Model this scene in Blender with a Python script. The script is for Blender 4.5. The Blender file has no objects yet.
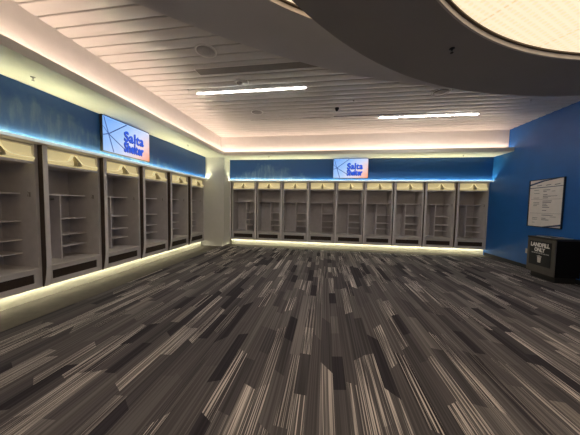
import bpy, bmesh, math, random
from mathutils import Vector, Matrix
random.seed(7)
C = bpy.context.scene
COL = C.collection
PI = math.pi

# ------------------------------------------------------------------ measures (metres)
CAM_H = 1.5
LX = -4.08          # front plane of the left lockers' fins
BY = 8.03           # front plane of the back lockers' fins
RX = 5.07           # blue wall
YE = 7.545          # far end of the left row / face of the corner pillar
XL = -3.44          # left end of the back row
P = 0.9415          # locker pitch
ZB, ZT = 0.20, 2.31 # locker underside / top
ZS = 3.077          # underside of the soffit ledge
ZF = 3.185          # top of the ledge's lip
ZC = 3.715          # slatted ceiling
LIPX = LX + 0.78    # lip of the left ledge
LIPY = BY - 0.78
COVX = LX + 0.574   # cove wall above it
COVY = BY - 0.574
FRONT = -6.0        # wall behind the viewer

# ------------------------------------------------------------------ materials
def node(nt, t, **kw):
    n = nt.nodes.new(t)
    for k, v in kw.items():
        setattr(n, k, v)
    return n

def mat(name, col, rough=0.6, metal=0.0, var=0.06, vscale=8.0, emit=None, estr=0.0, spec=0.5, bump=0.0, bscale=60.0):
    """principled material whose tone is broken up by a little object-space noise"""
    m = bpy.data.materials.new(name); m.use_nodes = True
    nt = m.node_tree; b = nt.nodes['Principled BSDF']
    b.inputs['Roughness'].default_value = rough
    b.inputs['Metallic'].default_value = metal
    b.inputs['Specular IOR Level'].default_value = spec
    tc = node(nt, 'ShaderNodeTexCoord')
    nz = node(nt, 'ShaderNodeTexNoise'); nz.inputs['Scale'].default_value = vscale; nz.inputs['Detail'].default_value = 3
    nt.links.new(tc.outputs['Object'], nz.inputs['Vector'])
    rp = node(nt, 'ShaderNodeValToRGB')
    rp.color_ramp.elements[0].position = 0.3; rp.color_ramp.elements[1].position = 0.7
    rp.color_ramp.elements[0].color = [c * (1 - var) for c in col[:3]] + [1]
    rp.color_ramp.elements[1].color = [min(1, c * (1 + var)) for c in col[:3]] + [1]
    nt.links.new(nz.outputs['Fac'], rp.inputs['Fac'])
    nt.links.new(rp.outputs['Color'], b.inputs['Base Color'])
    if emit:
        b.inputs['Emission Color'].default_value = (*emit, 1); b.inputs['Emission Strength'].default_value = estr
    if bump:
        n2 = node(nt, 'ShaderNodeTexNoise'); n2.inputs['Scale'].default_value = bscale
        nt.links.new(tc.outputs['Object'], n2.inputs['Vector'])
        bp = node(nt, 'ShaderNodeBump'); bp.inputs['Strength'].default_value = bump; bp.inputs['Distance'].default_value = 0.01
        nt.links.new(n2.outputs['Fac'], bp.inputs['Height']); nt.links.new(bp.outputs['Normal'], b.inputs['Normal'])
    return m

def math_(nt, op, a, b=None, c=None):
    n = node(nt, 'ShaderNodeMath', operation=op)
    for i, v in enumerate((a, b, c)):
        if v is None: continue
        if isinstance(v, (int, float)): n.inputs[i].default_value = v
        else: nt.links.new(v, n.inputs[i])
    return n.outputs[0]

def carpet_material():
    m = bpy.data.materials.new('striped_carpet_planks'); m.use_nodes = True
    nt = m.node_tree; b = nt.nodes['Principled BSDF']; L = nt.links
    b.inputs['Roughness'].default_value = 0.9; b.inputs['Specular IOR Level'].default_value = 0.15
    tc = node(nt, 'ShaderNodeTexCoord'); sx = node(nt, 'ShaderNodeSeparateXYZ'); L.new(tc.outputs['Object'], sx.inputs[0])
    X, Y = sx.outputs[0], sx.outputs[1]
    def layer(w, lmin, lvar, seed):
        cx = math_(nt, 'DIVIDE', X, w); col = math_(nt, 'FLOOR', cx); u = math_(nt, 'FRACT', cx)
        wn = node(nt, 'ShaderNodeTexWhiteNoise', noise_dimensions='1D')
        L.new(math_(nt, 'ADD', col, seed), wn.inputs['W'])
        sc = node(nt, 'ShaderNodeSeparateColor'); L.new(wn.outputs['Color'], sc.inputs[0])
        ln = math_(nt, 'MULTIPLY_ADD', sc.outputs[0], lvar, lmin)
        yy = math_(nt, 'DIVIDE', Y, ln)
        yy = math_(nt, 'MULTIPLY_ADD', sc.outputs[1], 7.3, yy)
        sk = math_(nt, 'MULTIPLY', math_(nt, 'SUBTRACT', sc.outputs[2], 0.5), 0.34)
        yy = math_(nt, 'ADD', yy, math_(nt, 'MULTIPLY', u, sk))
        row = math_(nt, 'FLOOR', yy)
        cv = node(nt, 'ShaderNodeCombineXYZ'); L.new(col, cv.inputs[0]); L.new(row, cv.inputs[1]); cv.inputs[2].default_value = seed
        w2 = node(nt, 'ShaderNodeTexWhiteNoise', noise_dimensions='3D'); L.new(cv.outputs[0], w2.inputs['Vector'])
        s2 = node(nt, 'ShaderNodeSeparateColor'); L.new(w2.outputs['Color'], s2.inputs[0])
        return s2.outputs
    a = layer(0.105, 0.42, 0.60, 3.0)
    # tone of each plank
    rp = node(nt, 'ShaderNodeValToRGB'); rp.color_ramp.interpolation = 'CONSTANT'
    els = [(0.0, (0.046, 0.042, 0.052)), (0.16, (0.086, 0.080, 0.089)), (0.34, (0.114, 0.106, 0.114)),
           (0.58, (0.132, 0.123, 0.130)), (0.80, (0.160, 0.149, 0.154)), (0.90, (0.200, 0.185, 0.189)), (0.955, (0.240, 0.220, 0.215))]
    cr = rp.color_ramp
    cr.elements[0].position = 0; cr.elements[0].color = (*els[0][1], 1)
    cr.elements[1].position = els[1][0]; cr.elements[1].color = (*els[1][1], 1)
    for p_, c_ in els[2:]:
        e = cr.elements.new(p_); e.color = (*c_, 1)
    L.new(a[0], rp.inputs['Fac'])
    # yarn lines along the planks
    mp = node(nt, 'ShaderNodeMapping'); mp.inputs['Scale'].default_value = (120, 0.8, 1)
    L.new(tc.outputs['Object'], mp.inputs['Vector'])
    ns = node(nt, 'ShaderNodeTexNoise'); ns.inputs['Scale'].default_value = 1.0; ns.inputs['Detail'].default_value = 2.0
    L.new(mp.outputs[0], ns.inputs['Vector'])
    mp2 = node(nt, 'ShaderNodeMapping'); mp2.inputs['Scale'].default_value = (55, 0.5, 1); mp2.inputs['Location'].default_value = (3, 9, 4)
    L.new(tc.outputs['Object'], mp2.inputs['Vector'])
    ns2 = node(nt, 'ShaderNodeTexNoise'); ns2.inputs['Scale'].default_value = 1.0; ns2.inputs['Detail'].default_value = 1.0
    L.new(mp2.outputs[0], ns2.inputs['Vector'])
    line = node(nt, 'ShaderNodeMapRange'); line.inputs[1].default_value = 0.52; line.inputs[2].default_value = 0.60
    L.new(ns.outputs['Fac'], line.inputs[0])
    sel = node(nt, 'ShaderNodeMapRange'); sel.inputs[1].default_value = 0.60; sel.inputs[2].default_value = 0.88
    L.new(a[1], sel.inputs[0])
    # dark hairlines on every plank
    dk = node(nt, 'ShaderNodeMapRange'); dk.inputs[1].default_value = 0.42; dk.inputs[2].default_value = 0.62
    dk.inputs[3].default_value = 0.72; dk.inputs[4].default_value = 1.18
    L.new(ns2.outputs['Fac'], dk.inputs[0])
    mul = node(nt, 'ShaderNodeMix', data_type='RGBA', blend_type='MULTIPLY'); mul.inputs[0].default_value = 1.0
    L.new(rp.outputs[0], mul.inputs[6])
    cmb = node(nt, 'ShaderNodeCombineColor')
    for i in range(3): L.new(dk.outputs[0], cmb.inputs[i])
    L.new(cmb.outputs[0], mul.inputs[7])
    mix = node(nt, 'ShaderNodeMix', data_type='RGBA')
    fac = math_(nt, 'MULTIPLY', line.outputs[0], sel.outputs[0])
    L.new(math_(nt, 'MULTIPLY', fac, 0.85), mix.inputs[0])
    L.new(mul.outputs[2], mix.inputs[6]); mix.inputs[7].default_value = (.82, .75, .72, 1)
    # pile speckle
    sp = node(nt, 'ShaderNodeTexNoise'); sp.inputs['Scale'].default_value = 160; sp.inputs['Detail'].default_value = 2
    L.new(tc.outputs['Object'], sp.inputs['Vector'])
    bp = node(nt, 'ShaderNodeBump'); bp.inputs['Strength'].default_value = 0.35; bp.inputs['Distance'].default_value = 0.004
    L.new(sp.outputs['Fac'], bp.inputs['Height']); L.new(bp.outputs[0], b.inputs['Normal'])
    L.new(mix.outputs[2], b.inputs['Base Color'])
    return m

def mural_material(name, peak_at, peak_w, cloud):
    """blue wall graphic: a pale snowy mountain side fading into deep blue (object space: x along the wall, z up)"""
    m = bpy.data.materials.new(name); m.use_nodes = True
    nt = m.node_tree; b = nt.nodes['Principled BSDF']; L = nt.links
    b.inputs['Roughness'].default_value = 0.38
    tc = node(nt, 'ShaderNodeTexCoord'); sx = node(nt, 'ShaderNodeSeparateXYZ'); L.new(tc.outputs['Object'], sx.inputs[0])
    ns = node(nt, 'ShaderNodeTexNoise'); ns.inputs['Scale'].default_value = 3.2; ns.inputs['Detail'].default_value = 7; ns.inputs['Roughness'].default_value = .62
    L.new(tc.outputs['Object'], ns.inputs['Vector'])
    d = math_(nt, 'ABSOLUTE', math_(nt, 'SUBTRACT', sx.outputs[0], peak_at))
    slope = math_(nt, 'SUBTRACT', 0.62, math_(nt, 'DIVIDE', d, peak_w))
    h = math_(nt, 'SUBTRACT', slope, sx.outputs[2])
    h = math_(nt, 'ADD', h, math_(nt, 'MULTIPLY_ADD', ns.outputs['Fac'], 0.9, -0.45))
    inside = node(nt, 'ShaderNodeMapRange'); inside.inputs[1].default_value = 0.0; inside.inputs[2].default_value = 0.22
    L.new(h, inside.inputs[0])
    mp = node(nt, 'ShaderNodeMapping'); mp.inputs['Scale'].default_value = (14, 14, 3.0); L.new(tc.outputs['Object'], mp.inputs['Vector'])
    n2 = node(nt, 'ShaderNodeTexNoise'); n2.inputs['Scale'].default_value = 1.0; n2.inputs['Detail'].default_value = 6; L.new(mp.outputs[0], n2.inputs['Vector'])
    snow = node(nt, 'ShaderNodeMapRange'); snow.inputs[1].default_value = 0.45; snow.inputs[2].default_value = 0.7; L.new(n2.outputs['Fac'], snow.inputs[0])
    mix = node(nt, 'ShaderNodeMix', data_type='RGBA'); mix.inputs[6].default_value = (.012, .085, .33, 1); mix.inputs[7].default_value = cloud
    L.new(math_(nt, 'MULTIPLY', inside.outputs[0], math_(nt, 'MULTIPLY_ADD', snow.outputs[0], 0.65, 0.35)), mix.inputs[0])
    L.new(mix.outputs[2], b.inputs['Base Color'])
    return m

def screen_material():
    """the picture a television shows: pale blue at the left running to peach and orange at the lower right"""
    m = bpy.data.materials.new('lit_screen_picture'); m.use_nodes = True
    nt = m.node_tree; b = nt.nodes['Principled BSDF']; L = nt.links
    b.inputs['Base Color'].default_value = (.01, .01, .01, 1); b.inputs['Roughness'].default_value = 0.25
    tc = node(nt, 'ShaderNodeTexCoord'); sx = node(nt, 'ShaderNodeSeparateXYZ'); L.new(tc.outputs['Object'], sx.inputs[0])
    f = math_(nt, 'ADD', math_(nt, 'MULTIPLY', sx.outputs[0], 0.66), math_(nt, 'MULTIPLY', sx.outputs[2], -0.62))
    f = math_(nt, 'ADD', f, 0.44)
    nz = node(nt, 'ShaderNodeTexNoise'); nz.inputs['Scale'].default_value = 5; L.new(tc.outputs['Object'], nz.inputs['Vector'])
    f = math_(nt, 'ADD', f, math_(nt, 'MULTIPLY_ADD', nz.outputs['Fac'], 0.2, -0.1))
    rp = node(nt, 'ShaderNodeValToRGB'); cr = rp.color_ramp
    cr.elements[0].position = 0.0; cr.elements[0].color = (.20, .42, .90, 1)
    cr.elements[1].position = 1.0; cr.elements[1].color = (.95, .30, .10, 1)
    for p_, c_ in ((.3, (.36, .56, .92)), (.55, (.62, .68, .92)), (.75, (.86, .62, .62))):
        e = cr.elements.new(p_); e.color = (*c_, 1)
    L.new(f, rp.inputs['Fac']); L.new(rp.outputs[0], b.inputs['Emission Color']); b.inputs['Emission Strength'].default_value = 0.55
    return m

def luminous_material():
    """translucent perforated sheet lit from behind, with dark dotted seams"""
    m = bpy.data.materials.new('luminous_perforated_sheet'); m.use_nodes = True
    nt = m.node_tree; b = nt.nodes['Principled BSDF']; L = nt.links
    b.inputs['Roughness'].default_value = 0.7
    tc = node(nt, 'ShaderNodeTexCoord')
    sx = node(nt, 'ShaderNodeSeparateXYZ')
    mp = node(nt, 'ShaderNodeMapping'); mp.inputs['Rotation'].default_value = (0, 0, math.radians(SEAM_ROT)); L.new(tc.outputs['Object'], mp.inputs['Vector'])
    L.new(mp.outputs[0], sx.inputs[0])
    def dots(step, r):
        du = math_(nt, 'SUBTRACT', math_(nt, 'FRACT', math_(nt, 'DIVIDE', sx.outputs[0], step)), .5)
        dv = math_(nt, 'SUBTRACT', math_(nt, 'FRACT', math_(nt, 'DIVIDE', sx.outputs[1], step)), .5)
        q = math_(nt, 'SQRT', math_(nt, 'ADD', math_(nt, 'MULTIPLY', du, du), math_(nt, 'MULTIPLY', dv, dv)))
        return math_(nt, 'LESS_THAN', q, r)
    holes = dots(0.058, .30)
    sd = math_(nt, 'ABSOLUTE', math_(nt, 'SUBTRACT', math_(nt, 'FRACT', math_(nt, 'ADD', math_(nt, 'DIVIDE', sx.outputs[1], SEAM_STEP), SEAM_OFF)), .5))
    seam = math_(nt, 'MULTIPLY', math_(nt, 'LESS_THAN', sd, .011 / SEAM_STEP), math_(nt, 'LESS_THAN', math_(nt, 'FRACT', math_(nt, 'DIVIDE', sx.outputs[0], .05)), .6))
    f = math_(nt, 'MAXIMUM', math_(nt, 'MULTIPLY', holes, .30), math_(nt, 'MULTIPLY', seam, .6))
    mix = node(nt, 'ShaderNodeMix', data_type='RGBA'); mix.inputs[6].default_value = (1, .80, .55, 1); mix.inputs[7].default_value = (.60, .42, .25, 1)
    L.new(f, mix.inputs[0]); L.new(mix.outputs[2], b.inputs['Emission Color']); b.inputs['Emission Strength'].default_value = LUM
    L.new(mix.outputs[2], b.inputs['Base Color'])
    return m

LUM = 0.56
SEAM_ROT, SEAM_STEP, SEAM_OFF = 57.0, 0.915, 0.593
LEDC = (1.0, .94, .68)
M = dict(
    carpet=carpet_material(),
    border=mat('beige_border_floor', (.125, .112, .098), .85, var=.10, spec=.15),
    white=mat('off_white_paint', (.76, .74, .70), .75, var=.02),
    warmwhite=mat('pale_cove_paint', (.80, .77, .74), .75, var=.02),
    soffit=mat('cream_soffit_paint', (.76, .75, .66), .75, var=.02),
    slat=mat('satin_white_metal_slats', (.82, .79, .76), .26, var=.03, vscale=2.0),
    slot=mat('dark_ceiling_void', (.03, .027, .025), .9),
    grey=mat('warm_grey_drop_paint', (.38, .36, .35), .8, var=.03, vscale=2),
    greylit=mat('lit_grey_drop_paint', (.68, .655, .66), .8, var=.03, vscale=2),  # upper drop: stronger light on it painted in as a paler grey
    blue=mat('royal_blue_paint', (.012, .12, .42), .45, var=.06, vscale=3),
    locker=mat('taupe_grey_laminate', (.63, .595, .60), .55, var=.05),
    lockeredge=mat('pale_taupe_edge', (.77, .73, .74), .5, var=.04),
    brown=mat('dark_brown_veneer', (.060, .038, .028), .5, var=.15),
    vent=mat('dark_brown_mesh', (.035, .021, .014), .7, var=.2, vscale=40),
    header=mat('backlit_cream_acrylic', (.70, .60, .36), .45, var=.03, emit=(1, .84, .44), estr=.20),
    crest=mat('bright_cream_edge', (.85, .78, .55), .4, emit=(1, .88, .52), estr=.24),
    prow=mat('olive_tan_acrylic', (.42, .35, .19), .5, var=.05),
    plinth=mat('cream_plinth', (.66, .64, .52), .6, var=.04),
    steel=mat('brushed_steel', (.55, .53, .5), .35, metal=.9),
    black=mat('satin_black_plastic', (.012, .012, .013), .45),
    blackmetal=mat('black_powder_coat', (.003, .003, .004), .75, spec=.15),
    bin=mat('charcoal_bin_panel', (.085, .078, .07), .45, var=.1),
    binsign=mat('navy_sign_board', (.006, .008, .014), .5),
    ink=mat('white_lettering', (.88, .87, .85), .6),
    dull=mat('faded_lettering', (.40, .40, .40), .6),
    paper=mat('printed_paper', (.80, .76, .74), .6, var=.03),
    print_=mat('grey_print', (.16, .17, .20), .7),
    printblue=mat('navy_print', (.02, .05, .14), .6),
    frame=mat('navy_black_frame', (.006, .012, .035), .4),
    speaker=mat('speaker_grille', (.46, .43, .41), .6, var=.05, vscale=90),
    speakerrim=mat('speaker_rim', (.88, .85, .81), .5),
    diffuser=mat('grey_slot_diffuser', (.30, .275, .255), .5),
    base=mat('dark_rubber_base', (.015, .017, .025), .6),
    led=mat('locker_led_tape', (.9, .85, .6), .5, emit=LEDC, estr=12.5),
    ledtop=mat('locker_top_led_tape', (.9, .9, .8), .5, emit=(1.0, .95, .58), estr=36.0),
    lens=mat('lit_acrylic_lens', (.7, .75, .75), .4, emit=(.85, .95, .92), estr=.2),
    cove=mat('warm_cove_led_tape', (.9, .8, .7), .5, emit=(1.0, .75, .60), estr=9.0),
    tube=mat('linear_lamp_lens', (.9, .85, .8), .4, emit=(1.0, .95, .89), estr=30.0),
    screen=screen_material(),
    scrline=mat('dark_screen_lines', (.01, .01, .02), .4, emit=(.02, .05, .16), estr=1.0),
    scrtext=mat('blue_screen_letters', (.01, .02, .2), .4, emit=(.015, .09, .62), estr=.6),
    scrshade=mat('navy_screen_letters', (.01, .01, .1), .4, emit=(.004, .012, .12), estr=.6),
    lum=luminous_material(),
    rim=mat('pale_rim', (.72, .66, .62), .5),
    gasket=mat('brown_gasket', (.12, .09, .06), .7),
    paperlit=mat('white_plate', (.62, .6, .58), .5),
    mural_left=mural_material('mountain_mural_left', 8.6, 6.0, (.12, .23, .40, 1)),
    mural_back=mural_material('mountain_mural_back', 1.4, 2.8, (.16, .28, .48, 1)),
)

# ------------------------------------------------------------------ mesh helpers
def box(bm, lo, hi, bevel=0.0):
    vs = [bm.verts.new((x, y, z)) for x in (lo[0], hi[0]) for y in (lo[1], hi[1]) for z in (lo[2], hi[2])]
    idx = [(0, 1, 3, 2), (4, 6, 7, 5), (0, 4, 5, 1), (2, 3, 7, 6), (0, 2, 6, 4), (1, 5, 7, 3)]
    fs = [bm.faces.new([vs[i] for i in f]) for f in idx]
    if bevel:
        es = list({e for f in fs for e in f.edges})
        bmesh.ops.bevel(bm, geom=es, offset=bevel, segments=2, affect='EDGES', profile=.6)
    return fs

def prism(bm, pts, axis, a, b):
    """closed polygon of 2-D points extruded along an axis from a to b"""
    def p3(p, t):
        if axis == 0: return (t, p[0], p[1])
        if axis == 1: return (p[0], t, p[1])
        return (p[0], p[1], t)
    A = [bm.verts.new(p3(p, a)) for p in pts]; B = [bm.verts.new(p3(p, b)) for p in pts]
    n = len(pts)
    bm.faces.new(A); bm.faces.new(B[::-1])
    for i in range(n):
        bm.faces.new((A[i], B[i], B[(i + 1) % n], A[(i + 1) % n]))

def lathe(bm, prof, c=(0, 0, 0), seg=32):
    """profile of (r, z) turned about the vertical through c"""
    rings = []
    for r, z in prof:
        rings.append([bm.verts.new((c[0] + r * math.cos(2 * PI * k / seg), c[1] + r * math.sin(2 * PI * k / seg), c[2] + z)) for k in range(seg)] if r > 1e-5
                     else [bm.verts.new((c[0], c[1], c[2] + z))])
    for a, b in zip(rings, rings[1:]):
        for k in range(seg):
            k2 = (k + 1) % seg
            if len(a) == 1 and len(b) == 1: continue
            if len(a) == 1: bm.faces.new((a[0], b[k], b[k2]))
            elif len(b) == 1: bm.faces.new((a[k], b[0], a[k2]))
            else: bm.faces.new((a[k], b[k], b[k2], a[k2]))

def tube(bm, p, q, r, seg=10):
    p, q = Vector(p), Vector(q); d = (q - p).normalized()
    u = d.orthogonal().normalized(); v = d.cross(u)
    A = [bm.verts.new(p + r * (math.cos(2 * PI * k / seg) * u + math.sin(2 * PI * k / seg) * v)) for k in range(seg)]
    B = [bm.verts.new(q + r * (math.cos(2 * PI * k / seg) * u + math.sin(2 * PI * k / seg) * v)) for k in range(seg)]
    bm.faces.new(A[::-1]); bm.faces.new(B)
    for k in range(seg): bm.faces.new((A[k], A[(k + 1) % seg], B[(k + 1) % seg], B[k]))

def link(name, bm, m, parent=None, smooth=False):
    bmesh.ops.recalc_face_normals(bm, faces=bm.faces[:])
    me = bpy.data.meshes.new(name); bm.to_mesh(me); bm.free()
    for mm in (m if isinstance(m, (list, tuple)) else [m]): me.materials.append(mm)
    if smooth:
        for p_ in me.polygons: p_.use_smooth = True
    o = bpy.data.objects.new(name, me); COL.objects.link(o)
    if parent: o.parent = parent
    return o

def tag(o, label, cat, group=None, kind=None):
    o['label'] = label; o['category'] = cat
    if group: o['group'] = group
    if kind: o['kind'] = kind
    return o

def thing(name, label, cat, loc=(0, 0, 0), rz=0, group=None):
    o = bpy.data.objects.new(name, None); COL.objects.link(o)
    o.empty_display_size = .1
    o.location = loc; o.rotation_euler = (0, 0, rz)
    return tag(o, label, cat, group)

def struct(name, bm, m, label, cat):
    return tag(link(name, bm, m), label, cat, kind='structure')

def boxes(*bs):
    bm = bmesh.new()
    for b in bs: box(bm, *b)
    return bm

def dup(root, label, loc, rz=None):
    """a copy of a thing with copies of its parts and sub-parts"""
    r = root.copy(); COL.objects.link(r); r.location = loc; r['label'] = label
    if rz is not None: r.rotation_euler = (0, 0, rz)
    for ch in list(root.children):
        c = ch.copy(); COL.objects.link(c); c.parent = r
        for g in list(ch.children):
            d = g.copy(); COL.objects.link(d); d.parent = c
    return r

def text_bm(s, size, extrude, shear=0.0, bold=0.0, spacing=1.0):
    """a word as a mesh: x along the line, z up, centred, facing -y"""
    cu = bpy.data.curves.new('word', 'FONT'); cu.body = s; cu.size = size; cu.extrude = extrude
    cu.align_x = 'CENTER'; cu.align_y = 'CENTER'; cu.shear = shear; cu.offset = bold; cu.space_character = spacing; cu.resolution_u = 3
    o = bpy.data.objects.new('word', cu); COL.objects.link(o)
    dg = bpy.context.evaluated_depsgraph_get()
    me = bpy.data.meshes.new_from_object(o.evaluated_get(dg))
    bm = bmesh.new(); bm.from_mesh(me)
    bpy.data.objects.remove(o); bpy.data.curves.remove(cu); bpy.data.meshes.remove(me)
    bmesh.ops.rotate(bm, verts=bm.verts[:], cent=(0, 0, 0), matrix=Matrix.Rotation(PI / 2, 3, 'X'))
    return bm

def merge(bm, other, off=(0, 0, 0), scale=(1, 1, 1)):
    vm = {v: bm.verts.new((v.co.x * scale[0] + off[0], v.co.y * scale[1] + off[1], v.co.z * scale[2] + off[2])) for v in other.verts}
    for f in other.faces:
        try: bm.faces.new([vm[v] for v in f.verts])
        except ValueError: pass
    other.free()

# ------------------------------------------------------------------ the room
struct('floor', boxes(((-5.3, FRONT - .2, -.1), (RX + .2, BY + 1.1, 0))), M['carpet'],
       'dark grey carpet of narrow striped planks covering the floor', 'floor')
struct('trim_1', boxes(((LX - .25, FRONT, 0), (-3.60, YE + .3, .004))), M['border'],
       'smooth beige floor border along the foot of the left lockers', 'floor border')
struct('trim_2', boxes(((-3.60, 7.80, 0), (RX - .012, BY + .25, .004))), M['border'],
       'narrow beige floor border along the foot of the back lockers', 'floor border')

# left wall: shell behind the lockers, bulkhead above them, plain stretch behind the viewer
struct('wall_left', boxes(((-5.2, FRONT, 0), (-5.0, BY + 1.0, ZC + .3)),
                          ((-5.0, FRONT, ZT + .03), (LX - .03, YE, ZS + .2)),
                          ((-5.0, FRONT, 0), (LX - .09, YE - 6 * P - .002, ZT + .03))), M['white'],
       'off white wall and bulkhead carrying the left locker row', 'wall')
struct('wall_back', boxes(((-5.0, BY + .9, 0), (RX + .2, BY + 1.1, ZC + .3)),
                          ((XL, BY + .03, ZT + .03), (RX, BY + .9, ZS + .2))), M['white'],
       'off white wall and bulkhead carrying the back locker row', 'wall')
struct('wall_right', boxes(((RX, FRONT, 0), (RX + .2, BY + .9, ZC + .3))), M['blue'],
       'plain royal blue wall on the right', 'wall')
struct('wall_front', boxes(((-5.0, FRONT - .2, 0), (RX, FRONT, ZC + .3))), M['white'],
       'off white wall behind the viewer', 'wall')
# the pillar that closes the corner between the two rows, held just off the floor
bm = boxes(((-5.0, YE, ZB), (XL, BY + .9, ZS + .2)), ((-5.0, YE + .12, 0), (XL - .1, BY + .9, ZB)))
struct('wall_corner', bm, M['white'], 'off white square pillar in the corner between the two locker rows', 'pillar')

# soffit ledges with an upstand lip, and the cove walls above them
def ledge(name, axis, label):
    bm = bmesh.new()
    if axis == 'left':
        prof = [(LX - .03, ZS), (LIPX, ZS), (LIPX, ZF), (LIPX - .03, ZF), (LIPX - .03, ZS + .05), (COVX, ZS + .05), (COVX, ZS + .08), (LX - .03, ZS + .08)]
        prism(bm, prof, 1, FRONT, LIPY)
        # mitre end over the pillar
        prof2 = [(LX - .03, ZS), (LIPX - .03, ZS), (LIPX - .03, ZS + .08), (LX - .03, ZS + .08)]
        prism(bm, prof2, 1, LIPY, BY)
    else:
        prof = [(BY + .03, ZS), (LIPY, ZS), (LIPY, ZF), (LIPY + .03, ZF), (LIPY + .03, ZS + .05), (COVY, ZS + .05), (COVY, ZS + .08), (BY + .03, ZS + .08)]
        prism(bm, prof, 0, LIPX - .03, RX)
    return struct(name, bm, M['soffit'], label, 'soffit')
ledge('trim_3', 'left', 'cream soffit ledge with raised lip above the left lockers')
ledge('trim_4', 'back', 'cream soffit ledge with raised lip above the back lockers')
bm = boxes(((COVX - .06, FRONT, ZS + .08), (COVX, COVY, ZC + .1)))
struct('trim_5', bm, M['warmwhite'], 'warm lit upright cove face along the left side of the ceiling', 'cove')
bm = boxes(((COVX - .06, COVY, ZS + .08), (RX, COVY + .06, ZC + .1)))
struct('trim_6', bm, M['warmwhite'], 'warm lit upright cove face along the back of the ceiling', 'cove')

# slatted metal ceiling: boards running left to right with dark joints, over a dark void
bm = bmesh.new()
fs = box(bm, (COVX, FRONT, ZC + .03), (RX, COVY, ZC + .1))
for f in fs: f.material_index = 1
y = 2.259 - .187 * 44
while y < COVY:
    y2 = min(y + .187 - .021, COVY)
    if y2 > FRONT and y2 - y > .01:
        ya = max(y, FRONT)
        prism(bm, [(ya, ZC + .028), (ya, ZC + .006), (ya + .004, ZC + .003)] + [(ya + .004 + (y2 - ya - .008) * q / 6, ZC + .003 - .0055 * math.sin(PI * q / 6)) for q in range(1, 6)]
              + [(y2 - .004, ZC + .003), (y2, ZC + .006), (y2, ZC + .028)], 0, COVX, RX)
    y += .187
struct('ceiling', bm, [M['slat'], M['slot']], 'white metal slat ceiling with narrow dark joints', 'ceiling')

# plinths under the two rows
struct('baseboard_left', boxes(((-5.0, FRONT, 0), (LX - .20, YE, ZB))), M['plinth'], 'cream plinth washed by light under the left lockers', 'plinth')
struct('baseboard_back', boxes(((XL, BY + .20, 0), (RX, BY + .9, ZB))), M['plinth'], 'cream plinth washed by light under the back lockers', 'plinth')
struct('baseboard_right', boxes(((RX - .012, FRONT, 0), (RX, BY + .14, .10))), M['base'], 'dark rubber skirting along the blue wall', 'skirting')

# ------------------------------------------------------------------ curved dropped ceilings
def ring(bm, inner, outer, z0, z1, n=240, mi=0):
    """band between two closed curves (functions of the angle), from z0 to z1"""
    prev = None
    pts = []
    for k in range(n + 1):
        t = 2 * PI * k / n
        a, b = inner(t), outer(t)
        ok = (Vector(a) - Vector(b)).length > 1e-3
        pts.append((a, b, ok))
    for k in range(n):
        (a, b, o1), (c, d, o2) = pts[k], pts[k + 1]
        if not (o1 or o2): continue
        for z, flip in ((z0, 0), (z1, 1)):
            vs = [bm.verts.new((*q, z)) for q in (a, b, d, c)]
            bm.faces.new(vs)
        for q, r in ((a, c), (b, d)):
            vs = [bm.verts.new((*q, z0)), bm.verts.new((*r, z0)), bm.verts.new((*r, z1)), bm.verts.new((*q, z1))]
            try: bm.faces.new(vs)
            except ValueError: pass
    bmesh.ops.remove_doubles(bm, verts=bm.verts[:], dist=1e-4)
    bmesh.ops.dissolve_degenerate(bm, edges=bm.edges[:], dist=1e-4)

XR = RX - .002
def circle(cx, cy, r):
    return lambda t: (min(cx + r * math.cos(t), XR), max(cy + r * math.sin(t), FRONT))
AI = (1.45, -.25, 3.241)
def outer_a(t):
    ox, oy = AI[0], AI[1]; dx, dy = math.cos(t), math.sin(t)
    cx, cy, r = 4.12, -4.32, 8.806
    bx, by = ox - cx, oy - cy
    B = bx * dx + by * dy; Cc = bx * bx + by * by - r * r
    s = -B + math.sqrt(B * B - Cc)
    if dx > 1e-6: s = min(s, (XR - ox) / dx)
    if dx < -1e-6: s = min(s, (COVX + .01 - ox) / dx)
    if dy < -1e-6: s = min(s, (FRONT + .01 - oy) / dy)
    return (ox + s * dx, oy + s * dy)
ZA, ZBR = 3.45, 3.15
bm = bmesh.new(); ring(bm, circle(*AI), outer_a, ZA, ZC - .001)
struct('trim_7', bm, M['greylit'], 'large grey curved drop ceiling with a round light opening, upper of the two', 'drop ceiling')
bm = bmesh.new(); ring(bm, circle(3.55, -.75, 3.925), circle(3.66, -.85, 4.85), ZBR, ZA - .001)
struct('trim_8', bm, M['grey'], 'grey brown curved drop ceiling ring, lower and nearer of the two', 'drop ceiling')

def disc(bm, c, r, z, th=.01, n=160):
    f = circle(*c[:2], r)
    vs = []
    for k in range(n):
        q = f(2 * PI * k / n)
        if not vs or (Vector(q) - Vector(vs[-1])).length > 1e-3: vs.append(q)
    prism(bm, vs, 2, z, z + th)

def lum_ceiling(label, c, r, z):
    t = thing('luminous_ceiling', label, 'ceiling light', (c[0], c[1], z))
    bm = bmesh.new(); disc(bm, c, r - .035, z + .055)
    for v in bm.verts: v.co -= Vector((c[0], c[1], z))
    link('light_panel', bm, M['lum'], t)
    bm = bmesh.new(); ring(bm, circle(c[0], c[1], r - .04), circle(c[0], c[1], r - .002), z + .04, z + .07)
    for v in bm.verts: v.co -= Vector((c[0], c[1], z))
    link('gasket_ring', bm, M['gasket'], t)
    bm = bmesh.new(); ring(bm, circle(c[0], c[1], r - .018), circle(c[0], c[1], r - .001), z - .004, z + .04)
    for v in bm.verts: v.co -= Vector((c[0], c[1], z))
    link('rim', bm, M['rim'], t)
    return t
lum_ceiling('large round cream light panel glowing inside the lower drop ceiling ring', (3.55, -.75), 3.925, ZBR)
lum_ceiling('sliver of round cream light panel inside the upper drop ceiling', AI[:2], AI[2], ZA)

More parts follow.
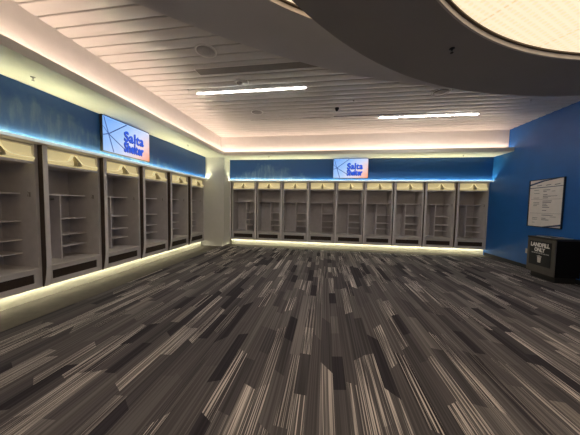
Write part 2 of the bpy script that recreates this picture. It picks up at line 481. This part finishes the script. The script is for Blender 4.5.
# ------------------------------------------------------------------ lockers
SH = (1.60, 1.19, .91, .71)
def make_locker(label):
    """origin at the floor under the left front; x to the right, y into the locker"""
    t = thing('locker', label, 'locker', group='open team lockers')
    F = .09; D = .78; W = P - .004; S0 = .057; part = .495
    bm = bmesh.new()
    box(bm, (.02, F + .02, ZB), (.04, D, ZT)); box(bm, (W - .025, F + .02, ZB), (W - .005, D, ZT))       # sides
    box(bm, (.04, D - .02, ZB), (W - .025, D, ZT)); box(bm, (.04, F + .02, ZT - .02), (W - .025, D - .02, ZT))
    box(bm, (.04, F + .03, ZB), (W - .025, D - .02, ZB + .02))
    box(bm, (.04, F + .16, 2.04), (W - .025, D - .02, 2.06))                                              # ceiling of the bay
    link('carcass', bm, M['locker'], t)
    # face frame: stiles, rail under the header, bench rail, bottom rail
    bm = bmesh.new()
    box(bm, (S0, F, ZB), (.13, F + .022, .50)); box(bm, (S0, F, .50), (.10, F + .022, ZT))
    box(bm, (W - .095, F, ZB), (W, F + .022, .50)); box(bm, (W - .04, F, .50), (W, F + .022, ZT))
    box(bm, (.13, F, ZB), (W - .095, F + .022, .285)); box(bm, (.13, F, .42), (W - .095, F + .022, .475))
    box(bm, (.10, F, 2.025), (W - .04, F + .022, 2.06))
    link('face_frame', bm, M['locker'], t)
    # dividing fin whose foot sweeps back, with a pale front edge
    foot = [(F + .02, ZB), (F - .01, ZB)]
    curve = []
    for k in range(9):
        s = k / 8; curve.append((.012 + (F - .035) * (1 - s) ** 2.2, ZB + .005 + .42 * s))
    bm = bmesh.new(); prism(bm, [(F + .02, ZB)] + curve + [(.012, ZT), (F + .02, ZT)], 0, 0.0, .056)
    fin = link('divider_fin', bm, M['brown'], t)
    bm = bmesh.new()
    pr = [(c[0] - .012, c[1]) for c in curve] + [(0, ZT), (.0125, ZT)] + [(c[0] + .0005, c[1]) for c in reversed(curve)]
    prism(bm, pr, 0, 0.0005, .057); link('edge_strip', bm, M['lockeredge'], fin)
    # bench and the mesh panel under it
    bm = bmesh.new(); box(bm, (.04, F - .02, .478), (W - .026, D - .02, .505), .004)
    link('bench_seat', bm, M['locker'], t)
    bm = boxes(((.125, F + .012, .24), (W - .09, F + .03, .425)))
    link('vent_panel', bm, M['vent'], t)
    # top shelf, partition, shelves
    YS = F + .30
    bm = bmesh.new(); box(bm, (.04, YS, SH[0] - .011), (W - .025, D - .02, SH[0] + .011), .002); link('shelf', bm, M['lockeredge'], t)
    bm = bmesh.new(); box(bm, (part - .01, YS, .505), (part + .01, D - .02, SH[0] - .011), .002); link('partition', bm, M['lockeredge'], t)
    for z in SH[1:]:
        bm = bmesh.new(); box(bm, (part + .01, YS, z - .009), (W - .025, D - .02, z + .009), .002); link('shelf', bm, M['lockeredge'], t)
    bm = bmesh.new(); tube(bm, (.04, YS + .12, SH[0] - .07), (part - .01, YS + .12, SH[0] - .07), .012); link('hanging_rod', bm, M['steel'], t, True)
    # coat hook on the right-hand side
    bm = bmesh.new(); hx = W - .025
    box(bm, (hx - .005, F + .115, 1.55), (hx, F + .135, 1.62))
    tube(bm, (hx - .004, F + .125, 1.565), (hx - .025, F + .125, 1.56), .004); tube(bm, (hx - .025, F + .125, 1.56), (hx - .028, F + .125, 1.585), .004)
    tube(bm, (hx - .004, F + .125, 1.60), (hx - .03, F + .125, 1.625), .004)
    link('coat_hook', bm, M['diffuser'], t)
    bm = bmesh.new(); box(bm, (.20, D - .026, .60), (.32, D - .02, .67), .002); link('outlet_plate', bm, M['paperlit'], t)
    # cream header: stepped translucent face with a prow in the middle
    bm = bmesh.new(); x0, x1 = .102, W - .042; z0, z1 = 2.062, ZT - .03; nx, nz = 64, 16
    xm = (x0 + x1) / 2; g = []
    for i in range(nx + 1):
        x = x0 + (x1 - x0) * i / nx; row = []
        for j in range(nz + 1):
            s = j / nz
            base = .030 * (1 - s) ** 1.5 + (.010 if s < .45 else 0)
            d = abs(x - xm)
            crest = .34 + .6 * math.exp(-d / .06)        # height the lower swell climbs to
            base += .050 * math.exp(-d / .05) * (1 - .55 * s) + .028 * (1 if s < crest and s > .10 else 0)
            row.append(bm.verts.new((x, F + .05 - base, z0 + (z1 - z0) * s)))
        g.append(row)
    for i in range(nx):
        for j in range(nz): bm.faces.new((g[i][j], g[i + 1][j], g[i + 1][j + 1], g[i][j + 1]))
    # close the sides, back, top and bottom
    bk = [bm.verts.new((x0, F + .12, z0)), bm.verts.new((x1, F + .12, z0)), bm.verts.new((x1, F + .12, z1)), bm.verts.new((x0, F + .12, z1))]
    bm.faces.new(bk)
    bm.faces.new([g[i][0] for i in range(nx + 1)] + [bk[1], bk[0]]); bm.faces.new([g[i][nz] for i in range(nx + 1)] + [bk[2], bk[3]])
    bm.faces.new([g[0][j] for j in range(nz + 1)] + [bk[3], bk[0]]); bm.faces.new([g[nx][j] for j in range(nz + 1)] + [bk[2], bk[1]])
    hd = link('header_panel', bm, M['header'], t)
    bm = bmesh.new()                                                    # the upright prow in the middle of the header
    pr = [(F + .05, z1 - .01)] + [(F + .005 - .115 * math.sin(PI / 2 * k / 8) ** 1.2, z1 - .03 - (z1 - z0 - .05) * k / 8) for k in range(9)] + [(F + .05, z0 + .01)]
    prism(bm, pr, 0, xm - .012, xm + .012)
    for v in bm.verts: v.co.x = xm + (v.co.x - xm) * (.9 + 2.3 * (z1 - v.co.z) / (z1 - z0))
    link('prow', bm, M['prow'], hd)
    for sd in (-1, 1):                                                  # raised crest lines sweeping up to the prow
        bm = bmesh.new(); q = []
        for k in range(25):
            d = .026 + (x1 - xm - .03) * (k / 24) ** 1.6
            q.append((xm + sd * d, z0 + (z1 - z0) * (.22 + .66 * math.exp(-(d - .026) / .055))))
        up = [(a, b + .007) for a, b in q]
        for k in range(24):
            prism(bm, [q[k], q[k + 1], up[k + 1], up[k]], 1, F - .035, F + .045)
        bmesh.ops.remove_doubles(bm, verts=bm.verts[:], dist=1e-5)
        link('crest_line', bm, M['crest'], hd)
    return t

left_labels = [
    'grey open locker nearest the viewer, cut off by the left edge of the photo',
    'grey open locker on the left wall, just left of the one under the television',
    'grey open locker on the left wall directly beneath the television',
    'grey open locker on the left wall, next beyond the one under the television',
    'grey open locker on the left wall, second from the corner pillar',
    'grey open locker at the far end of the left wall, against the corner pillar']
back_labels = [
    'grey open locker on the back wall standing against the white corner pillar',
    'grey open locker on the back wall, second from the corner pillar',
    'grey open locker on the back wall, third from the corner pillar',
    'grey open locker on the back wall, just left of the one under the television',
    'grey open locker in the middle of the back wall beneath the television',
    'grey open locker on the back wall, just right of the one under the television',
    'grey open locker on the back wall, third from the blue wall',
    'grey open locker on the back wall, second from the blue wall',
    'grey open locker on the back wall standing against the blue wall']
proto = None
for k, lab in enumerate(left_labels):
    loc = (LX, YE - (6 - k) * P, 0)
    if proto is None:
        proto = make_locker(lab); proto.location = loc; proto.rotation_euler = (0, 0, PI / 2)
    else: dup(proto, lab, loc, PI / 2)
PB = (RX - XL) / 9
for k, lab in enumerate(back_labels):
    dup(proto, lab, (XL + k * PB, BY, 0), 0.0)

# ------------------------------------------------------------------ wall graphics above the lockers
bm = boxes(((0, -.02, 0), (YE - .10 - FRONT, .03 - .001, ZS - .005 - (ZT + .06))))
o = tag(link('mural', bm, M['mural_left']), 'blue and grey mountain mural band above the left lockers', 'mural')
o.location = (LX, FRONT, ZT + .06); o.rotation_euler = (0, 0, PI / 2)
bm = boxes(((0, -.02, 0), (RX - XL + .0 - .03, .03 - .001, ZS - .005 - (ZT + .06))))
o = tag(link('mural', bm, M['mural_back']), 'blue mountain mural band above the back lockers', 'mural')
o.location = (XL + .02, BY, ZT + .06)

# ------------------------------------------------------------------ light strips
def strip(label, bs, m, rail, rm, lens=None):
    t = thing('led_strip', label, 'light strip')
    link('light_tape', boxes(*bs), m, t); link('mounting_rail', boxes(*rail), rm, t)
    if lens: link('front_lens', boxes(*lens), M['lens'], t)
YS0 = YE - 6 * P
strip('glowing light strip along the top of the left lockers', [((LX + .015, YS0, ZT + .012), (LX + .045, YE - .02, ZT + .016))], M['ledtop'],
      [((LX - .10, YS0, ZT + .001), (LX + .07, YE - .01, ZT + .011))], M['lockeredge'], [((LX + .062, YS0, ZT + .0112), (LX + .07, YE - .01, ZT + .05))])
strip('glowing light strip along the top of the back lockers', [((XL + .01, BY - .045, ZT + .012), (RX - .01, BY - .015, ZT + .016))], M['ledtop'],
      [((XL + .01, BY - .07, ZT + .001), (RX - .01, BY + .10, ZT + .011))], M['lockeredge'], [((XL + .01, BY - .07, ZT + .0112), (RX - .01, BY - .062, ZT + .05))])
strip('yellow light strip glowing under the left lockers', [((LX - .165, YS0, ZB - .008), (LX - .145, YE - .02, ZB - .005))], M['led'],
      [((LX - .175, YS0, ZB - .0045), (LX - .135, YE - .02, ZB - .001))], M['steel'])
strip('yellow light strip glowing under the back lockers', [((XL + .01, BY + .145, ZB - .008), (RX - .02, BY + .165, ZB - .005))], M['led'],
      [((XL + .01, BY + .135, ZB - .0045), (RX - .02, BY + .175, ZB - .001))], M['steel'])
strip('warm light strip tucked behind the lip of the left soffit ledge', [((LIPX - .11, FRONT + .05, ZS + .07), (LIPX - .07, COVY - .02, ZS + .085))], M['cove'],
      [((LIPX - .12, FRONT + .05, ZS + .051), (LIPX - .06, COVY - .02, ZS + .069))], M['steel'])
strip('warm light strip tucked behind the lip of the back soffit ledge', [((LIPX, LIPY + .07, ZS + .07), (RX - .03, LIPY + .11, ZS + .085))], M['cove'],
      [((LIPX, LIPY + .06, ZS + .051), (RX - .03, LIPY + .12, ZS + .069))], M['steel'])

# ------------------------------------------------------------------ ceiling fittings
def linear_lamp(label, x0, x1, y, z=ZC):
    t = thing('linear_ceiling_light', label, 'ceiling light', ((x0 + x1) / 2, y, z))
    h = (x1 - x0) / 2
    bm = boxes(((-h, -.019, -.012), (h, .019, -.002))); link('lens', bm, M['tube'], t)
    bm = boxes(((-h - .02, -.036, -.006), (h + .02, -.0195, .0)), ((-h - .02, .0195, -.006), (h + .02, .036, .0)),
               ((-h - .02, -.0195, -.006), (-h - .001, .0195, 0)), ((h + .001, -.0195, -.006), (h + .02, .0195, 0)))
    link('housing', bm, M['speakerrim'], t)
linear_lamp('long bright linear ceiling lamp nearer the left wall', -2.6, -.42, 4.465)
linear_lamp('long bright linear ceiling lamp near the back wall', 1.29, 3.50, 6.15)

linear_lamp('added unseen fill lamp on the upper drop ceiling just behind the viewer', -3.2, -1.0, -3.0, ZA)  # added out of view to brighten the lockers, no known fixture
linear_lamp('added unseen fill lamp on the upper drop ceiling by the wall behind the viewer', -3.2, -1.0, -4.8, ZA)  # second added fill lamp, likewise unseen and only for brightness

def slot(label, x0, x1, y, w, m):
    t = thing('air_diffuser', label, 'air vent', ((x0 + x1) / 2, y, ZC)); h = (x1 - x0) / 2
    bm = boxes(((-h, -w / 2, -.006), (h, -w / 2 + .012, 0)), ((-h, w / 2 - .012, -.006), (h, w / 2, 0)), ((-h, -w / 2 + .012, -.006), (-h + .012, w / 2 - .012, 0)), ((h - .012, -w / 2 + .012, -.006), (h, w / 2 - .012, 0)))
    link('trim_frame', bm, M['speakerrim'], t)
    link('blade', boxes(((-h + .012, -w / 2 + .012, -.004), (h - .012, w / 2 - .012, -.001))), m, t)
slot('wide grey slot vent in the ceiling running behind the drop ceiling', -2.20, 1.0, 3.76, .20, M['diffuser'])
slot('long pale slot vent at the back of the ceiling, left of the dark slot', -2.02, .10, 6.02, .06, M['diffuser'])
slot('long dark slot vent in the ceiling beside the rear linear lamp', .14, 2.31, 5.96, .075, M['slot'])

def speaker(label, x, y, r=.14):
    t = thing('ceiling_speaker', label, 'speaker', (x, y, ZC), group='round ceiling speakers')
    bm = bmesh.new(); lathe(bm, [(r * .82, 0), (r, 0), (r, -.008), (r * .95, -.014), (r * .82, -.012), (r * .82, 0)]); link('rim', bm, M['speakerrim'], t, True)
    bm = bmesh.new(); lathe(bm, [(r * .82, -.002), (r * .82, -.010), (r * .4, -.014), (0, -.015)]); link('grille', bm, M['speaker'], t, True)
speaker('round ceiling speaker nearest the viewer, left of the drop ceiling', -1.77, 3.26, .155)
speaker('round ceiling speaker beyond the left linear lamp', -1.67, 5.50, .15)
speaker('round ceiling speaker partly hidden by the edge of the drop ceiling', 2.14, 4.93, .17)

t = thing('smoke_detector', 'small round white detector between slot vent and linear lamp', 'smoke detector', (-1.58, 4.11, ZC))
bm = bmesh.new(); lathe(bm, [(0.0, 0), (.085, 0), (.085, -.018), (.07, -.03), (0, -.03)]); link('base', bm, M['speakerrim'], t, True)
bm = bmesh.new(); lathe(bm, [(.05, -.031), (.048, -.05), (.03, -.062), (0, -.064)]); link('sensor_dome', bm, M['speaker'], t, True)
bm = bmesh.new(); box(bm, (.07, -.03, -.045), (.16, .03, -.001), .008); link('strobe', bm, M['ink'], t)

def sprinkler(label, x, y, z, m='steel'):
    t = thing('sprinkler_head', label, 'sprinkler', (x, y, z), group='fire sprinklers')
    bm = bmesh.new(); lathe(bm, [(0, 0), (.026, 0), (.026, -.004), (.010, -.008), (.007, -.02), (0, -.02)], seg=16); link('ceiling_plate', bm, M[m], t, True)
    bm = bmesh.new(); tube(bm, (.009, 0, -.018), (.005, 0, -.042), .002, 6); tube(bm, (-.009, 0, -.018), (-.005, 0, -.042), .002, 6); link('yoke', bm, M[m], t)
    bm = bmesh.new(); lathe(bm, [(0, -.042), (.016, -.042), (.016, -.045), (0, -.045)], seg=12); link('deflector', bm, M[m], t)
sprinkler('sprinkler head on the slat ceiling at the left end of the linear lamp', -2.69, 4.30, ZC)
sprinkler('sprinkler head on the slat ceiling just behind the black camera', .546, 5.129, ZC)
sprinkler('sprinkler head on the slat ceiling near the blue wall', 4.082, 5.495, ZC)
sprinkler('sprinkler head under the left soffit ledge above the near lockers', -3.738, 2.527, ZS, 'diffuser')
sprinkler('sprinkler head under the left soffit ledge right of the television', -3.723, 5.898, ZS, 'diffuser')
sprinkler('sprinkler head under the back soffit ledge left of the television', -1.86, 7.51, ZS, 'diffuser')
sprinkler('sprinkler head under the back soffit ledge right of the television', 4.04, 7.674, ZS, 'diffuser')
sprinkler('black sprinkler head on the underside of the lower drop ceiling', 1.261, 2.711, ZBR, 'black')

t = thing('security_camera', 'small black dome camera on the slat ceiling', 'camera', (.213, 5.472, ZC))
bm = bmesh.new(); lathe(bm, [(0, 0), (.05, 0), (.05, -.02), (.04, -.03), (0, -.03)], seg=20); link('mount', bm, M['black'], t, True)
bm = bmesh.new(); lathe(bm, [(.038, -.031), (.036, -.05), (.022, -.068), (0, -.073)], seg=20); link('dome', bm, M['black'], t, True)

# ------------------------------------------------------------------ televisions
def television(label, loc, rz):
    """origin at the centre of the screen's foot line; screen faces -y"""
    t = thing('television', label, 'television', loc, rz, group='wall televisions')
    W, H = 1.14, .655
    bm = bmesh.new(); box(bm, (-W / 2, -.022, -H / 2), (W / 2, .028, H / 2), .005); link('case', bm, M['black'], t)
    bm = bmesh.new(); box(bm, (-W / 2 + .012, -.0245, -H / 2 + .014), (W / 2 - .012, -.0225, H / 2 - .012)); s = link('screen', bm, M['screen'], t)
    w, h = W - .024, H - .026
    def uv(u, v): return (-w / 2 + u * w, h / 2 - v * h)
    bm = bmesh.new()
    hub = (.10, .48)
    for q, wd in (((.46, .02), .009), ((.02, .02), .008), ((.0, .55), .008), ((.19, .985), .009), ((.46, .86), .009), ((.0, .30), .006)):
        a, b = Vector(uv(*hub)), Vector(uv(*q)); n = (b - a).normalized().orthogonal() * wd
        pts = [a + n, b + n, b - n, a - n]; prism(bm, [tuple(p_) for p_ in pts], 1, -.0262, -.0247)
    c = uv(*hub); prism(bm, [(c[0] + .016 * math.cos(k * PI / 4), c[1] + .016 * math.sin(k * PI / 4)) for k in range(8)], 1, -.0268, -.0263)
    link('line_graphic', bm, M['scrline'], s)
    for nm, off, m, y in (('letter_shadow', (-.014, -.012), M['scrshade'], -.0262), ('lettering', (0, 0), M['scrtext'], -.0275)):
        bm = bmesh.new()
        for k, (wd, u, v) in enumerate((('Salta', .63, .38), ('Shelter', .625, .715))):
            p_ = uv(u, v)
            wm = text_bm(wd, .225 if k == 0 else .19, .0004, 0, .007, 1.06)
            xs = [q.co.x for q in wm.verts]; zs = [q.co.z for q in wm.verts]
            tw, th = .50, .205
            merge(bm, wm, (p_[0] + off[0] - (max(xs) + min(xs)) / 2 * tw / (max(xs) - min(xs)), y, p_[1] + off[1] - (max(zs) + min(zs)) / 2 * th / (max(zs) - min(zs))),
                  (tw / (max(xs) - min(xs)), 1, th / (max(zs) - min(zs))))
        link(nm, bm, m, s)
    bm = boxes(((-.25, .028, -.18), (.25, .040, .18))); link('wall_mount', bm, M['blackmetal'], t)
    return t
television('flat television on the left wall above the lockers', (LX + .061, 4.255, 2.745), PI / 2)
television('flat television on the back wall above the middle locker', (.805, BY - .061, 2.745), 0)

# ------------------------------------------------------------------ notice board on the blue wall
t = thing('notice_board', 'framed white printed schedule board hung on the blue wall', 'notice board', (RX - .001, 6.22, 1.645), -PI / 2)
W, H = .86, 1.13
bm = boxes(((-W / 2, -.03, -H / 2), (-W / 2 + .016, 0, H / 2)), ((W / 2 - .016, -.03, -H / 2), (W / 2, 0, H / 2)),
           ((-W / 2 + .016, -.03, H / 2 - .016), (W / 2 - .016, 0, H / 2)), ((-W / 2 + .016, -.03, -H / 2), (W / 2 - .016, 0, -H / 2 + .016)))
link('frame', bm, M['frame'], t)
w, h = W / 2 - .016, H / 2 - .016
pa = link('printed_sheet', boxes(((-w, -.014, -h), (w, -.002, h))), M['paper'], t)
bm = bmesh.new()
def flat(pts): prism(bm, pts, 1, -.0165, -.0142)
flat([(-w, h - .125), (-w * .1, h - .04), (w * .8, h), (w * .35, h), (-w * .2, h - .015), (-w, h - .085)])          # slanting header band
link('header_band', bm, M['printblue'], pa)
bm = bmesh.new()
flat([(-w, h - .175), (-w, h - .19), (w, h - .175), (w, h - .163)])
link('header_rule', bm, M['printblue'], pa)
bm = bmesh.new()
flat([(-w * .1, -h), (w * .3, -h), (w, -h + .045), (w, -h + .085), (w * .3, -h + .03)])                         # slanting foot
link('footer_band', bm, M['printblue'], pa)
bm = bmesh.new(); rnd = random.Random(3)
z = h - .235; k = 0
while z > -h + .09:
    if k in (6, 15): flat([(-w * .9, z), (w * .95, z), (w * .95, z - .005), (-w * .9, z - .005)])
    else:
        if rnd.random() < .85:
            x = -w * .14; l = .08 + .16 * rnd.random(); flat([(x, z), (x + l, z), (x + l, z - .014), (x, z - .014)])
        if rnd.random() < .55:
            x = -w * .72; l = .06 + .1 * rnd.random(); flat([(x, z), (x + l, z), (x + l, z - .010), (x, z - .010)])
        if rnd.random() < .3:
            x = w * .35; l = .06 + .1 * rnd.random(); flat([(x, z), (x + l, z), (x + l, z - .009), (x, z - .009)])
    z -= .0365; k += 1
for x in (-w * .55, -w * .0, w * .5): flat([(x, h - .125), (x + .12, h - .115), (x + .12, h - .13), (x, h - .14)])
link('printed_rows', bm, M['print_'], pa)

# ------------------------------------------------------------------ landfill bin
t = thing('waste_bin', 'charcoal landfill waste bin with white lettering against the blue wall', 'waste bin', (4.60, 5.675, 0), -PI / 2)
w = .325; D = .455; z0, z1 = .13, .87
bm = bmesh.new(); box(bm, (-w, .018, z0), (w, D, z1), .006); link('body', bm, M['blackmetal'], t)
bm = boxes(((-w + .04, .07, .0), (w - .05, D - .03, z0))); link('base', bm, M['black'], t)
# top tray with a wide opening
bm = boxes(((-w - .006, -.004, z1), (w + .006, .10, z1 + .035)), ((-w - .006, D - .09, z1), (w + .006, D, z1 + .035)),
           ((-w - .006, .10, z1), (-w + .09, D - .09, z1 + .035)), ((w - .09, .10, z1), (w + .006, D - .09, z1 + .035)))
tp = link('top_tray', bm, M['black'], t)
bm = boxes(((-w + .09, .10, z1 + .001), (w - .09, D - .09, z1 + .006))); link('opening', bm, M['slot'], tp)
bm = bmesh.new()
for q, s in (((-w + .09, .10), 1),):
    tube(bm, (-w + .09, .10, z1 + .04), (w - .09, .10, z1 + .04), .007); tube(bm, (-w + .09, D - .09, z1 + .04), (w - .09, D - .09, z1 + .04), .007)
    tube(bm, (-w + .09, .10, z1 + .04), (-w + .09, D - .09, z1 + .04), .007); tube(bm, (w - .09, .10, z1 + .04), (w - .09, D - .09, z1 + .04), .007)
link('opening_rim', bm, M['steel'], tp, True)
bm = bmesh.new(); box(bm, (-w, 0, z0), (w, .017, z1), .004); door = link('front_door', bm, M['bin'], t)
sg = link('sign_panel', boxes(((-w + .065, -.008, z0 + .16), (w - .085, -.0005, z1 - .06))), M['binsign'], door)
cx = -.01
def word(s, width, height, zc):
    wm = text_bm(s, .1, .0008, 0, .005)
    xs = [q.co.x for q in wm.verts]; zs = [q.co.z for q in wm.verts]
    sx_, sz_ = width / (max(xs) - min(xs)), height / (max(zs) - min(zs))
    return wm, (cx - (max(xs) + min(xs)) / 2 * sx_, -.0095, zc - (max(zs) + min(zs)) / 2 * sz_), (sx_, 1, sz_)
bm = bmesh.new()
for a in (('LANDFILL', .44, .092, z1 - .135), ('ONLY', .25, .092, z1 - .24)):
    merge(bm, *word(*a))
link('lettering', bm, M['ink'], door)
bm = bmesh.new(); x = cx - .19
rnd = random.Random(5)
while x < cx + .18:
    l = .022 + .03 * rnd.random(); box(bm, (x, -.0100, z1 - .325), (x + l, -.0085, z1 - .303)); x += l + .010
link('small_print', bm, M['dull'], door)
bm = bmesh.new(); zc = z1 - .43                                                            # trash can pictogram
prism(bm, [(cx - .045, zc + .035), (cx + .045, zc + .035), (cx + .034, zc - .085), (cx - .034, zc - .085)], 1, -.0098, -.0085)
prism(bm, [(cx - .055, zc + .042), (cx + .055, zc + .042), (cx + .055, zc + .058), (cx - .055, zc + .058)], 1, -.0098, -.0085)
prism(bm, [(cx - .02, zc + .06), (cx + .02, zc + .06), (cx + .016, zc + .07), (cx - .016, zc + .07)], 1, -.0098, -.0085)
link('trash_icon', bm, M['paperlit'], door)
# wall socket behind the bin's left edge
t = thing('wall_outlet', 'small white wall plate just left of the waste bin', 'outlet', (RX, 6.62, .45), -PI / 2)
bm = bmesh.new(); box(bm, (-.04, -.008, -.06), (.04, 0, .06), .003); link('plate', bm, M['dull'], t)
bm = boxes(((-.018, -.011, .012), (.018, -.008, .042)), ((-.018, -.011, -.042), (.018, -.008, -.012))); link('sockets', bm, M['speaker'], t)

# ------------------------------------------------------------------ camera, world, view
W_ = bpy.data.worlds.new('room_air'); C.world = W_; W_.use_nodes = True
W_.node_tree.nodes['Background'].inputs[0].default_value = (.02, .02, .022, 1)

cam = bpy.data.cameras.new('camera'); co = bpy.data.objects.new('camera', cam); COL.objects.link(co)
fpx, yaw, pitch, roll = 231.46, .1489, -.0542, .0178
cam.sensor_fit = 'HORIZONTAL'; cam.sensor_width = 36; cam.lens = fpx / 580 * 36; cam.clip_start = .02
f = Vector((-math.sin(yaw) * math.cos(pitch), math.cos(yaw) * math.cos(pitch), math.sin(pitch)))
r = Vector((math.cos(yaw), math.sin(yaw), 0)); u = r.cross(f)
r2 = math.cos(roll) * r + math.sin(roll) * u; u2 = -math.sin(roll) * r + math.cos(roll) * u
co.matrix_world = Matrix(((r2.x, u2.x, -f.x, 0), (r2.y, u2.y, -f.y, 0), (r2.z, u2.z, -f.z, CAM_H), (0, 0, 0, 1)))
C.camera = co
C.view_settings.view_transform = 'Standard'; C.view_settings.look = 'None'
C.view_settings.exposure = 0.95; C.view_settings.gamma = 1.0; C.view_settings.use_curve_mapping = False
